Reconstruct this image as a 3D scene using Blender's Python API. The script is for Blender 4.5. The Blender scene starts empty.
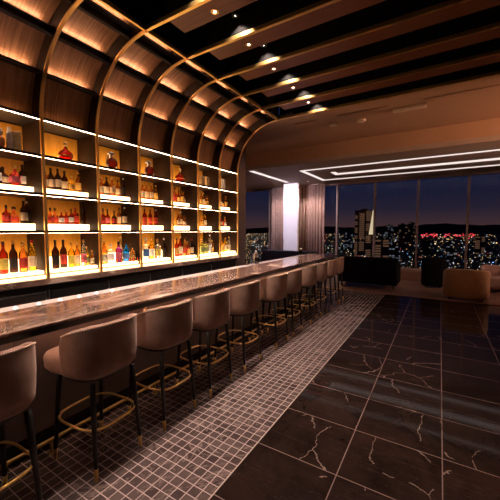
import bpy, bmesh, math, random
from mathutils import Vector, Matrix
random.seed(11)
PI = math.pi
C = bpy.context.scene.collection
S = bpy.context.scene

# ------------------------------------------------------------------ materials
MATS = {}
def newmat(name):
    m = bpy.data.materials.new(name); m.use_nodes = True
    nt = m.node_tree; nt.nodes.clear()
    out = nt.nodes.new('ShaderNodeOutputMaterial')
    return m, nt, out
def pbsdf(nt, col=(.5,.5,.5), rough=.5, metal=0., spec=.5, **kw):
    b = nt.nodes.new('ShaderNodeBsdfPrincipled')
    b.inputs['Base Color'].default_value = (*col, 1)
    b.inputs['Roughness'].default_value = rough
    b.inputs['Metallic'].default_value = metal
    b.inputs['Specular IOR Level'].default_value = spec
    for k, v in kw.items(): b.inputs[k.replace('_', ' ')].default_value = v
    return b
def texco(nt, kind='Object', scale=(1,1,1)):
    t = nt.nodes.new('ShaderNodeTexCoord'); m = nt.nodes.new('ShaderNodeMapping')
    m.inputs['Scale'].default_value = scale
    nt.links.new(t.outputs[kind], m.inputs['Vector'])
    return m.outputs['Vector']
def noise(nt, vec, scale, detail=4, rough=.5, dist=0):
    n = nt.nodes.new('ShaderNodeTexNoise')
    n.inputs['Scale'].default_value = scale; n.inputs['Detail'].default_value = detail
    n.inputs['Roughness'].default_value = rough; n.inputs['Distortion'].default_value = dist
    nt.links.new(vec, n.inputs['Vector']); return n
def ramp(nt, fac, stops):
    r = nt.nodes.new('ShaderNodeValToRGB'); e = r.color_ramp.elements
    while len(e) < len(stops): e.new(.5)
    for i, (p, c) in enumerate(stops):
        e[i].position = p; e[i].color = (*c, 1) if len(c) == 3 else c
    nt.links.new(fac, r.inputs['Fac']); return r
def mathn(nt, op, a, b=None, c=None):
    m = nt.nodes.new('ShaderNodeMath'); m.operation = op
    for i, v in enumerate((a, b, c)):
        if v is None: continue
        if isinstance(v, (int, float)): m.inputs[i].default_value = v
        else: nt.links.new(v, m.inputs[i])
    return m.outputs[0]
def mixc(nt, fac, a, b):
    m = nt.nodes.new('ShaderNodeMix'); m.data_type = 'RGBA'
    if isinstance(fac, (int, float)): m.inputs[0].default_value = fac
    else: nt.links.new(fac, m.inputs[0])
    for i, v in ((6, a), (7, b)):
        if isinstance(v, tuple): m.inputs[i].default_value = (*v, 1)
        else: nt.links.new(v, m.inputs[i])
    return m.outputs[2]
def bump(nt, h, b, strength=.2, dist=.01):
    n = nt.nodes.new('ShaderNodeBump'); n.inputs['Strength'].default_value = strength
    n.inputs['Distance'].default_value = dist
    nt.links.new(h, n.inputs['Height']); nt.links.new(n.outputs[0], b.inputs['Normal'])

def plain(name, col, rough=.5, metal=0., spec=.5, nscale=30, namt=.12, **kw):
    """principled material with a little procedural colour variation"""
    if name in MATS: return MATS[name]
    m, nt, out = newmat(name); b = pbsdf(nt, col, rough, metal, spec, **kw)
    v = texco(nt); n = noise(nt, v, nscale)
    lo = tuple(c * (1 - namt) for c in col); hi = tuple(min(1, c * (1 + namt)) for c in col)
    r = ramp(nt, n.outputs['Fac'], [(.3, lo), (.7, hi)])
    nt.links.new(r.outputs[0], b.inputs['Base Color'])
    nt.links.new(b.outputs[0], out.inputs[0]); MATS[name] = m; return m
def emis(name, col, strength):
    if name in MATS: return MATS[name]
    m, nt, out = newmat(name); e = nt.nodes.new('ShaderNodeEmission')
    e.inputs[0].default_value = (*col, 1); e.inputs[1].default_value = strength
    nt.links.new(e.outputs[0], out.inputs[0]); MATS[name] = m; return m
def glass(name, tint, ior=1.45, rough=.02, body=0.0, fr=1.0):
    """thin-walled tinted glass: transparent + fresnel reflection (+ a cloudy body share)"""
    if name in MATS: return MATS[name]
    m, nt, out = newmat(name)
    t = nt.nodes.new('ShaderNodeBsdfTransparent'); t.inputs[0].default_value = (*tint, 1)
    g = nt.nodes.new('ShaderNodeBsdfGlossy'); g.inputs['Roughness'].default_value = rough
    f = nt.nodes.new('ShaderNodeFresnel'); f.inputs[0].default_value = ior
    src = t.outputs[0]
    if body > 0:
        d = nt.nodes.new('ShaderNodeBsdfTranslucent'); d.inputs[0].default_value = (*[min(1, c**.5) for c in tint], 1)
        mm = nt.nodes.new('ShaderNodeMixShader'); mm.inputs[0].default_value = body
        nt.links.new(t.outputs[0], mm.inputs[1]); nt.links.new(d.outputs[0], mm.inputs[2]); src = mm.outputs[0]
    mx = nt.nodes.new('ShaderNodeMixShader')
    fac = mathn(nt, 'MULTIPLY', f.outputs[0], fr)
    nt.links.new(fac, mx.inputs[0]); nt.links.new(src, mx.inputs[1]); nt.links.new(g.outputs[0], mx.inputs[2])
    nt.links.new(mx.outputs[0], out.inputs[0]); MATS[name] = m; return m

BRASS = plain('brass', (.95, .60, .21), .38, 1., nscale=60, namt=.08)
BRASSD = plain('aged_brass', (.62, .38, .13), .33, 1., nscale=40)
BLACK = plain('black_lacquer', (.006, .005, .005), .45, nscale=10)
BLACKM = plain('matte_black', (.004, .0035, .0035), .9, spec=.1)
LEGM = plain('ebony_leg', (.008, .006, .006), .4)
PART = plain('dark_partition_wood', (.024, .011, .005), .6, nscale=12, namt=.3, spec=.15)
PAINT = plain('brown_ceiling_paint', (.30, .17, .105), .75, nscale=2, namt=.05)
LOWP = plain('taupe_ceiling_paint', (.26, .19, .165), .7, nscale=2, namt=.05)
WALLM = plain('plum_brown_wall', (.13, .085, .08), .65, nscale=3)
WHITE = plain('white_plastic', (.5, .38, .3), .5)
STEEL = plain('stainless_steel', (.55, .5, .48), .3, 1.)
MULL = plain('mullion_metal', (.30, .2, .18), .4, .4)
PILLAR = plain('white_column_paint', (.82, .78, .86), .6, nscale=3, namt=.03)
TAN = plain('tan_leather', (.56, .33, .19), .55, nscale=20)
DARKF = plain('charcoal_fabric', (.010, .009, .011), .9, nscale=60, spec=.1)
LED = emis('led_white', (1, .64, .44), 24)
LEDDIM = emis('led_arch', (1, .60, .37), 46)
BOX = emis('lit_shelf_box', (1, .60, .30), 6.5)
BOXR = emis('lit_riser', (1, .60, .32), 3.0)
LEDC = emis('led_ceiling', (1, .86, .80), 1.0)
SPOTM = emis('downlight_lens', (1, .88, .78), 25)
DISCGLOW = emis('bar_disc_glow', (1, .9, .84), 25)

def wood(name, lo, hi, vscale, rough=.45, ns=1.0, spec=.4):
    m, nt, out = newmat(name); b = pbsdf(nt, lo, rough, spec=spec)
    v = texco(nt, 'Object', vscale); n = noise(nt, v, ns, 5, .6, .6)
    r = ramp(nt, n.outputs['Fac'], [(.3, lo), (.7, hi)])
    nt.links.new(r.outputs[0], b.inputs['Base Color']); bump(nt, n.outputs['Fac'], b, .15, .004)
    nt.links.new(b.outputs[0], out.inputs[0]); return m
ARCHW = wood('walnut_arch_panel', (.15, .068, .030), (.38, .19, .095), (2, 60, 2))
BEAMW = wood('walnut_ceiling_board', (.09, .028, .012), (.18, .060, .025), (2, 60, 60))
BACKW = wood('honey_back_panel', (.55, .24, .022), (.72, .34, .04), (3, 25, 3), .5)
FLOORW = wood('oak_lounge_floor', (.20, .11, .07), (.34, .20, .13), (1.5, 14, 1), .35)

def marble_bar():
    m, nt, out = newmat('brown_marble_top'); b = pbsdf(nt, (.3, .18, .12), .13, spec=.5)
    v = texco(nt, 'Object', (1.6, .6, 1)); n = noise(nt, v, 3.0, 3, .5, .7)
    r = ramp(nt, n.outputs['Fac'], [(.34, (.10, .05, .038)), (.50, (.21, .11, .08)), (.60, (.32, .18, .13)), (.64, (.58, .40, .31))])
    n2 = noise(nt, v, 2.2, 6, .6, 2.5)
    vein = mathn(nt, 'LESS_THAN', mathn(nt, 'ABSOLUTE', mathn(nt, 'SUBTRACT', n2.outputs['Fac'], .5)), .008)
    c = mixc(nt, mathn(nt, 'MULTIPLY', vein, .25), r.outputs[0], (.75, .58, .48))
    nt.links.new(c, b.inputs['Base Color']); nt.links.new(b.outputs[0], out.inputs[0]); return m
MARB = marble_bar()

def floor_mat(name, px, py, ox, oy, gw, base, vein_c, grout, rough, fancy, gr=.45):
    m, nt, out = newmat(name); b = pbsdf(nt, base[0], rough, spec=.10)
    tc = nt.nodes.new('ShaderNodeTexCoord'); sp = nt.nodes.new('ShaderNodeSeparateXYZ')
    nt.links.new(tc.outputs['Object'], sp.inputs[0])
    fx = mathn(nt, 'DIVIDE', mathn(nt, 'SUBTRACT', sp.outputs['X'], ox), px)
    fy = mathn(nt, 'DIVIDE', mathn(nt, 'SUBTRACT', sp.outputs['Y'], oy), py)
    def edge(fr, p):
        f = mathn(nt, 'FRACT', fr); d = mathn(nt, 'MINIMUM', f, mathn(nt, 'SUBTRACT', 1, f))
        return mathn(nt, 'LESS_THAN', mathn(nt, 'MULTIPLY', d, p), gw / 2)
    g = mathn(nt, 'MAXIMUM', edge(fx, px), edge(fy, py))
    comb = nt.nodes.new('ShaderNodeCombineXYZ')
    nt.links.new(mathn(nt, 'FLOOR', fx), comb.inputs[0]); nt.links.new(mathn(nt, 'FLOOR', fy), comb.inputs[1])
    wn = nt.nodes.new('ShaderNodeTexWhiteNoise'); nt.links.new(comb.outputs[0], wn.inputs['Vector'])
    # each tile cut from a different piece of stone: offset the texture per tile
    off = nt.nodes.new('ShaderNodeVectorMath'); off.operation = 'MULTIPLY_ADD'
    nt.links.new(wn.outputs['Color'], off.inputs[0]); off.inputs[1].default_value = (7, 7, 7)
    nt.links.new(tc.outputs['Object'], off.inputs[2])
    vv = off.outputs[0]
    n1 = noise(nt, vv, 3.0, 8, .65, .8)
    r = ramp(nt, n1.outputs['Fac'], [(.35, base[0]), (.65, base[1])])
    col = r.outputs[0]
    if fancy:
        # long fractured veins: voronoi cell borders, warped
        nw = noise(nt, vv, 4.0, 6, .6)
        wv = nt.nodes.new('ShaderNodeVectorMath'); wv.operation = 'MULTIPLY_ADD'
        nt.links.new(nw.outputs['Color'], wv.inputs[0]); wv.inputs[1].default_value = (.22, .22, 0)
        nt.links.new(vv, wv.inputs[2])
        mp = nt.nodes.new('ShaderNodeMapping'); mp.inputs['Scale'].default_value = (1.5, .9, 1)
        mp.inputs['Rotation'].default_value = (0, 0, .5)
        nt.links.new(wv.outputs[0], mp.inputs['Vector'])
        vo = nt.nodes.new('ShaderNodeTexVoronoi'); vo.feature = 'DISTANCE_TO_EDGE'
        vo.inputs['Scale'].default_value = 1.25; nt.links.new(mp.outputs[0], vo.inputs['Vector'])
        line = mathn(nt, 'LESS_THAN', vo.outputs['Distance'], .0052)
        msk = noise(nt, vv, 1.9, 3); mk = mathn(nt, 'GREATER_THAN', msk.outputs['Fac'], .555)
        col = mixc(nt, mathn(nt, 'MULTIPLY', mathn(nt, 'MULTIPLY', line, mk), .6), col, vein_c)
        # thin straight streaks
        mp2 = nt.nodes.new('ShaderNodeMapping'); mp2.inputs['Scale'].default_value = (.7, 9, 1)
        mp2.inputs['Rotation'].default_value = (0, 0, .12); nt.links.new(vv, mp2.inputs['Vector'])
        n3 = noise(nt, mp2.outputs[0], 1.5, 5, .6)
        st = mathn(nt, 'LESS_THAN', mathn(nt, 'ABSOLUTE', mathn(nt, 'SUBTRACT', n3.outputs['Fac'], .56)), .006)
        col = mixc(nt, mathn(nt, 'MULTIPLY', st, .05), col, vein_c)
    else:
        k = mathn(nt, 'MULTIPLY', wn.outputs['Value'], .55)
        col = mixc(nt, k, col, base[2])
        n4 = noise(nt, texco(nt), 1.6, 6, .6, 1.5)
        st = mathn(nt, 'LESS_THAN', mathn(nt, 'ABSOLUTE', mathn(nt, 'SUBTRACT', n4.outputs['Fac'], .5)), .009)
        col = mixc(nt, mathn(nt, 'MULTIPLY', st, .22), col, vein_c)
    nt.links.new(mixc(nt, g, col, grout), b.inputs['Base Color'])
    rr = nt.nodes.new('ShaderNodeMapRange'); nt.links.new(g, rr.inputs[0])
    rr.inputs[3].default_value = rough; rr.inputs[4].default_value = gr
    nt.links.new(rr.outputs[0], b.inputs['Roughness'])
    nt.links.new(b.outputs[0], out.inputs[0]); return m

def velvet():
    m, nt, out = newmat('blush_velvet'); b = pbsdf(nt, (.48, .30, .225), .8, spec=.2)
    b.inputs['Sheen Weight'].default_value = .35; b.inputs['Sheen Roughness'].default_value = .4
    b.inputs['Sheen Tint'].default_value = (1, .8, .7, 1)
    v = texco(nt); n = noise(nt, v, 9, 5, .6)
    r = ramp(nt, n.outputs['Fac'], [(.35, (.36, .21, .155)), (.65, (.46, .28, .21))])
    nt.links.new(r.outputs[0], b.inputs['Base Color'])
    n2 = noise(nt, v, 300, 2); bump(nt, n2.outputs['Fac'], b, .2, .002)
    nt.links.new(b.outputs[0], out.inputs[0]); return m
VELV = velvet()

# ------------------------------------------------------------------ mesh helpers
def fin(name, bm, mat, parent=None, smooth=False, loc=None):
    me = bpy.data.meshes.new(name); bmesh.ops.recalc_face_normals(bm, faces=bm.faces)
    bm.to_mesh(me); bm.free()
    if smooth:
        for p in me.polygons: p.use_smooth = True
    for m in (mat if isinstance(mat, (list, tuple)) else [mat]): me.materials.append(m)
    o = bpy.data.objects.new(name, me); C.objects.link(o)
    if parent: o.parent = parent
    if loc: o.location = loc
    return o
def box(bm, x0, x1, y0, y1, z0, z1, mi=0):
    vs = [bm.verts.new((x, y, z)) for z in (z0, z1) for x, y in ((x0, y0), (x1, y0), (x1, y1), (x0, y1))]
    for f in ((0,3,2,1), (4,5,6,7), (0,1,5,4), (1,2,6,5), (2,3,7,6), (3,0,4,7)):
        bm.faces.new([vs[i] for i in f]).material_index = mi
def boxes(*bs):
    bm = bmesh.new()
    for b in bs: box(bm, *b)
    return bm
def bevelled(bm, w, seg=2):
    bmesh.ops.bevel(bm, geom=bm.edges[:], offset=w, segments=seg, affect='EDGES', profile=.5); return bm
def tube(bm, pts, r, n=10, closed=False, cap=True):
    pts = [Vector(p) for p in pts]; N = len(pts); rings = []
    rs = r if isinstance(r, (list, tuple)) else [r] * N
    prev = None
    for i, p in enumerate(pts):
        if closed: t = pts[(i + 1) % N] - pts[i - 1]
        else: t = pts[min(i + 1, N - 1)] - pts[max(i - 1, 0)]
        t.normalize()
        if prev is None:
            a = Vector((0, 0, 1)) if abs(t.z) < .9 else Vector((1, 0, 0)); u = t.cross(a).normalized()
        else: u = (prev - t * prev.dot(t)).normalized()
        prev = u; w = t.cross(u)
        rings.append([bm.verts.new(p + (u * math.cos(2*PI*k/n) + w * math.sin(2*PI*k/n)) * rs[i]) for k in range(n)])
    for i in range(N if closed else N - 1):
        a, b = rings[i], rings[(i + 1) % N]
        for k in range(n): bm.faces.new((a[k], a[(k+1) % n], b[(k+1) % n], b[k]))
    if cap and not closed: bm.faces.new(rings[0][::-1]); bm.faces.new(rings[-1])
def lathe(bm, prof, n=16, c=(0, 0), e=2.0, ry=1.0, mi=0):
    """revolved profile [(r,z)...]; e>2 gives a squarer section"""
    rings = []
    for r, z in prof:
        ring = []
        for k in range(n):
            a = 2*PI*(k + .5)/n; ca, sa = math.cos(a), math.sin(a)
            q = (abs(ca)**e + abs(sa)**e) ** (-1/e)
            ring.append(bm.verts.new((c[0] + r*q*ca, c[1] + r*q*sa*ry, z)))
        rings.append(ring)
    for a, b in zip(rings, rings[1:]):
        for k in range(n): bm.faces.new((a[k], a[(k+1) % n], b[(k+1) % n], b[k])).material_index = mi
    bm.faces.new(rings[0][::-1]).material_index = mi; bm.faces.new(rings[-1]).material_index = mi
def tag(o, label, cat, group=None):
    o['label'] = label; o['category'] = cat
    if group: o['group'] = group
    return o
def empty(name, loc, label, cat, group=None, rz=0):
    o = bpy.data.objects.new(name, None); C.objects.link(o); o.location = loc; o.rotation_euler = (0, 0, rz)
    o.empty_display_size = .1
    return tag(o, label, cat, group)
def struct(o): o['kind'] = 'structure'; return o
def copy_tree(o, parent=None):
    c = o.copy(); C.objects.link(c)
    if parent: c.parent = parent
    for ch in list(o.children): copy_tree(ch, c)
    return c
ORD = ['first', 'second', 'third', 'fourth', 'fifth', 'sixth', 'seventh', 'eighth', 'ninth', 'tenth', 'eleventh', 'twelfth']

# ------------------------------------------------------------------ camera
H = 1.65; F_PX = 308.0
PITCH = math.atan2(20, F_PX); YAW = math.atan2(190, F_PX / math.cos(PITCH))
cam = bpy.data.cameras.new('camera'); cam.sensor_width = 36; cam.lens = F_PX / 500 * 36
cam.clip_start = .05; cam.clip_end = 30000
co = bpy.data.objects.new('camera', cam); C.objects.link(co); co.location = (0, 0, H)
co.rotation_euler = (PI/2 - PITCH, 0, YAW); S.camera = co
fwd = Vector((-math.sin(YAW)*math.cos(PITCH), math.cos(YAW)*math.cos(PITCH), -math.sin(PITCH)))
rgt = Vector((math.cos(YAW), math.sin(YAW), 0)); upv = rgt.cross(fwd)
def y_at(px, X, py=230):
    """where the sight line of an image column crosses the plane x = X (used to measure places off the photograph)"""
    r = fwd*F_PX + rgt*(px - 250) - upv*(py - 250)
    return r.y * X / r.x
def px_of(P):
    v = Vector(P) - Vector((0, 0, H)); return 250 + F_PX * v.dot(rgt) / v.dot(fwd)

# ------------------------------------------------------------------ setting
YK = lambda k: 1.763 + .647 * k
KS = list(range(-2, 7))
WINY = 11.7; LOWZ = 3.4; CZ = 3.83; BULK = 7.77
XL, XR, YB = -7.8, 5.0, -2.2

MARF = floor_mat('dark_marble_tiles', .61, .552, -1.15, 1.987, .007, ((.012, .0065, .0055), (.026, .014, .011)), (.30, .21, .18), (.19, .12, .105), .06, True)
MOSF = floor_mat('marble_mosaic_tiles', .0763, .0708, -1.15, 1.987, .0062, ((.040, .026, .024), (.085, .057, .052), (.15, .105, .098)), (.5, .36, .3), (.46, .335, .31), .17, False, .35)
struct(fin('floor', boxes((-1.15, XR, YB, 8.55, -.1, 0)), MARF))
o = struct(fin('floor', boxes((XL, -1.156, YB, 8.55, -.1, 0)), MOSF)); o.name = 'floor_bar'
struct(fin('trim_1', boxes((-1.156, -1.15, YB, 8.5, -.1, .0005)), plain('pale_grout', (.5, .36, .3), .5)))
o = struct(fin('floor_lounge', boxes((XL, XR, 8.55, WINY, -.1, .004)), FLOORW))
struct(fin('trim_2', boxes((XL, XR, 8.50, 8.56, -.05, .014)), wood('oak_nosing', (.5, .26, .16), (.66, .38, .25), (2, 20, 2), .3)))
struct(fin('wall_left', boxes((-4.45, -4.3, YB, 5.665, 0, 4.35)), WALLM))
struct(fin('wall_end', boxes((-4.45, -3.84, 5.668, 6.05, 0, CZ - .002)), WALLM))
struct(fin('wall_back', boxes((-4.3, XR + .15, YB - .15, YB, 0, 4.4)), WALLM))
struct(fin('wall_right', boxes((XR, XR + .15, YB, WINY, 0, 4.4)), WALLM))
struct(fin('wall_lounge_left', boxes((XL - .15, XL, 6.05, WINY, 0, 4.4)), WALLM))
struct(fin('wall_lounge_back', boxes((XL, -4.45, 5.9, 6.05, 0, 4.4)), WALLM))
struct(fin('ceiling', boxes((-4.3, XR, YB, 5.68, 4.35, 4.45)), BLACKM))
struct(fin('ceiling_upper', boxes((XL, XR, 5.665, BULK, CZ, 3.93)), PAINT))
struct(fin('ceiling_upper_riser', boxes((-2.8, XR, 5.682, 5.74, 3.935, 4.35)), BLACKM))
struct(fin('wall_bulkhead', boxes((XL, XR, BULK, BULK + .12, LOWZ + .102, CZ)), PAINT))
struct(fin('ceiling_low', boxes((XL, XR, BULK - .001, WINY + .3, LOWZ, LOWZ + .1)), LOWP))
# window wall
XM = [-7.75, -6.20, -3.33, -2.00, -.655, .715, 2.085, 3.455, 4.95]
GL = glass('window_glass', (.93, .93, .95), 1.5, .10, fr=.35)
for i in range(len(XM) - 1):
    a, b = XM[i], XM[i+1]
    bm = boxes((a - .03, a + .03, WINY - .06, WINY + .10, .004, LOWZ - .002), (a + .032, b - .032, WINY - .05, WINY + .08, .004, .12), (a + .032, b - .032, WINY - .05, WINY + .08, LOWZ - .07, LOWZ - .002))
    w = struct(fin('window_%d' % (i+1), bm, MULL))
    fin('pane', boxes((a + .032, b - .032, WINY + .01, WINY + .022, .12, LOWZ - .07)), GL, w)
struct(fin('trim_3', boxes((4.92, 4.98, WINY - .06, WINY + .10, .004, LOWZ - .002)), MULL))

# column
cv = bmesh.new()
box(cv, -5.12, -4.52, 10.72, 10.86, .006, LOWZ - .004); bevelled(cv, .03, 3)
struct(fin('wall_column', cv, PILLAR))

# ------------------------------------------------------------------ curtains
CURT = plain('rose_taupe_curtain', (.36, .23, .20), .85, nscale=8, spec=.1)
def curtain(x0, x1, y, label):
    bm = bmesh.new(); n = int((x1 - x0) / .012); top = []; bot = []; f = random.uniform(.9, 1.1)
    for i in range(n + 1):
        x = x0 + (x1 - x0) * i / n; ph = x * 2*PI / (.115*f) + .8*math.sin(x*9)
        top.append((x, y + .035*math.sin(ph))); bot.append((x + .012*math.sin(ph*.5), y + .055*math.sin(ph + .3)))
    rows = []
    for z, L in ((LOWZ - .03, top), (1.8, [((a[0]+b[0])/2, (a[1]+b[1])/2) for a, b in zip(top, bot)]), (.03, bot)):
        rows.append([bm.verts.new((p[0], p[1], z)) for p in L])
    for a, b in zip(rows, rows[1:]):
        for i in range(n): bm.faces.new((a[i], a[i+1], b[i+1], b[i]))
    o = fin('curtain', bm, CURT, smooth=True); tag(o, label, 'curtain', 'curtains at the window wall')
    md = o.modifiers.new('thick', 'SOLIDIFY'); md.thickness = .004
    tr = fin('curtain_track', boxes((x0, x1, y - .02, y + .02, LOWZ - .028, LOWZ - .004)), MULL, o)
curtain(-5.95, -5.16, 11.42, 'rose taupe floor-length curtain on the left of the white column')
curtain(-4.78, -3.72, 11.42, 'rose taupe floor-length curtain on the right of the white column')

# ------------------------------------------------------------------ low ceiling LED lines
def led_path(label, segs, grp='recessed led lines in the low ceiling'):
    t = empty('led_ceiling_light', ((segs[0][0]+segs[0][1])/2, segs[0][2], LOWZ), label, 'ceiling light', grp)
    bm = bmesh.new(); fr = bmesh.new()
    for x0, x1, y0, y1 in segs:
        box(bm, x0, x1, y0, y1, LOWZ - .012, LOWZ - .003)
    d = fin('diffuser', bm, LEDC, t); d.matrix_parent_inverse = Matrix.Translation(t.location).inverted()
led_path('white led ceiling line forming the outer rectangle near the windows',
         [(-3.60, 3.6, 8.62, 8.72), (-3.60, -3.48, 8.722, 10.6), (-3.60, 3.6, 10.602, 10.72)])
led_path('thicker white led ceiling line nested inside the outer rectangle',
         [(-2.88, 3.2, 9.62, 9.86), (-2.88, -2.74, 9.35, 9.618)])
led_path('single diagonal-looking white led ceiling line leading to the white column',
         [(-4.90, -4.76, 7.92, 10.45)])

# ------------------------------------------------------------------ upper ceiling fittings
for x, y, lb in ((-1.40, 6.50, 'round smoke detector on brown ceiling, nearer the long rectangular panel'),
                 (-1.95, 6.43, 'round smoke detector on brown ceiling, nearer the wooden arches')):
    bm = bmesh.new(); lathe(bm, [(.085, CZ - .002), (.085, CZ - .02), (.07, CZ - .035), (.05, CZ - .042)], 24, (x, y))
    o = tag(fin('smoke_detector', bm, WHITE, smooth=False), lb, 'smoke detector', 'smoke detectors')
    bm = bmesh.new(); lathe(bm, [(.02, CZ - .043), (.016, CZ - .05)], 12, (x, y)); fin('sensor', bm, WHITE, o)
t = tag(fin('ceiling_diffuser', bevelled(boxes((-.80, -.27, 6.19, 6.34, CZ - .045, CZ - .002)), .006), WHITE), 'long pale rectangular panel fixture on the brown ceiling', 'ceiling panel')  # linear air diffuser on the upper ceiling
fin('grille', boxes((-.77, -.30, 6.21, 6.32, CZ - .049, CZ - .046)), plain('pale_grille', (.42, .31, .25), .6), t)
for x0, x1, y, lb in ((-1.75, -.86, 6.02, 'thin dark slot vent between the pale panel and the arches'),
                      (-.30, 1.1, 6.03, 'long thin dark slot vent right of the pale panel'),
                      (-2.62, -2.15, 6.02, 'short dark slot vent closest to the wooden arches')):
    o = tag(fin('ceiling_vent', boxes((x0, x1, y - .03, y - .012, CZ - .006, CZ - .001), (x0, x1, y + .012, y + .03, CZ - .006, CZ - .001)), PAINT), lb, 'vent', 'slot vents in the brown ceiling')
    fin('slot', boxes((x0, x1, y - .011, y + .011, CZ - .004, CZ - .001)), BLACKM, o)

# ------------------------------------------------------------------ arch ribs, shelving
AX, AZ, AR = -2.83, 2.87, .97
def arc(r, th): return (AX - r*math.cos(th), AZ + r*math.sin(th))
def rib_prism(bm, pts, y0, y1):
    a = [bm.verts.new((p[0], y0, p[1])) for p in pts]; b = [bm.verts.new((p[0], y1, p[1])) for p in pts]
    n = len(pts)
    for i in range(n): bm.faces.new((a[i], a[(i+1) % n], b[(i+1) % n], b[i]))
def strip_prism(bm, inner, outer, y0, y1):
    """closed band between two matching polylines"""
    V = [[bm.verts.new((p[0], y, p[1])) for p in L] for L in (inner, outer) for y in (y0, y1)]
    ia, ib, oa, ob = V; n = len(inner)
    for i in range(n - 1):
        bm.faces.new((ia[i], ia[i+1], ib[i+1], ib[i])); bm.faces.new((oa[i], ob[i], ob[i+1], oa[i+1]))
        bm.faces.new((ia[i], oa[i], oa[i+1], ia[i+1])); bm.faces.new((ib[i], ib[i+1], ob[i+1], ob[i]))
    for i in (0, n - 1): bm.faces.new((ia[i], ib[i], ob[i], oa[i]))
TH = [math.radians(90 * i / 24) for i in range(25)]
NB = 28
BAYN = {-2: 'bay off to the left', -1: 'leftmost bay'}
for k in range(0, 6): BAYN[k] = ORD[k+1] + ' bay from left'
for k in KS:
    y = YK(k)
    place = {-2: 'just left of the leftmost bay', 6: 'at the far end of the shelving'}.get(k, 'right of %s bay' % (ORD[k] if k >= 0 else 'hidden'))
    if k == -1: place = 'left of the first bay'
    t = empty('arched_rib', (-3.8, y, 0), 'dark upright with brass edge curving into an arch, ' + place, 'arch', 'arched ribs of the back bar')
    inv = Matrix.Translation(t.location).inverted()
    th = .014
    fo = []
    inn = [(-3.80, 1.10)] + [arc(AR, a) for a in TH]
    out = [(-4.22, 1.10)] + [(-4.22, 2.86)] + [arc(1.30, a) for a in TH[1:]]
    out = [(-4.22, 1.10)] + [(max(-4.22, p[0]), min(4.3, p[1])) for p in (arc(1.39 if i else 1.39, a) for i, a in enumerate(TH))]
    bm = bmesh.new(); strip_prism(bm, inn, out, y - th, y + th)
    q = fin('partition', bm, PART, t); q.matrix_parent_inverse = inv
    bm = bmesh.new()
    inn2 = [(-3.782, 1.10)] + [arc(AR - .018, a) for a in TH]
    strip_prism(bm, inn2, inn, y - .017, y + .017)
    q = fin('brass_edge', bm, BRASS, t); q.matrix_parent_inverse = inv

# unseen shell added behind the arch panels to block light
bm = bmesh.new()
L1 = [(max(-4.24, arc(1.42, a)[0]), arc(1.42, a)[1]) for a in TH]; L2 = [(p[0] - .02, p[1] + .02) for p in L1]
strip_prism(bm, L1, L2, YB, 5.66)
struct(fin('arch_light_blocker', bm, BLACKM))

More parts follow.
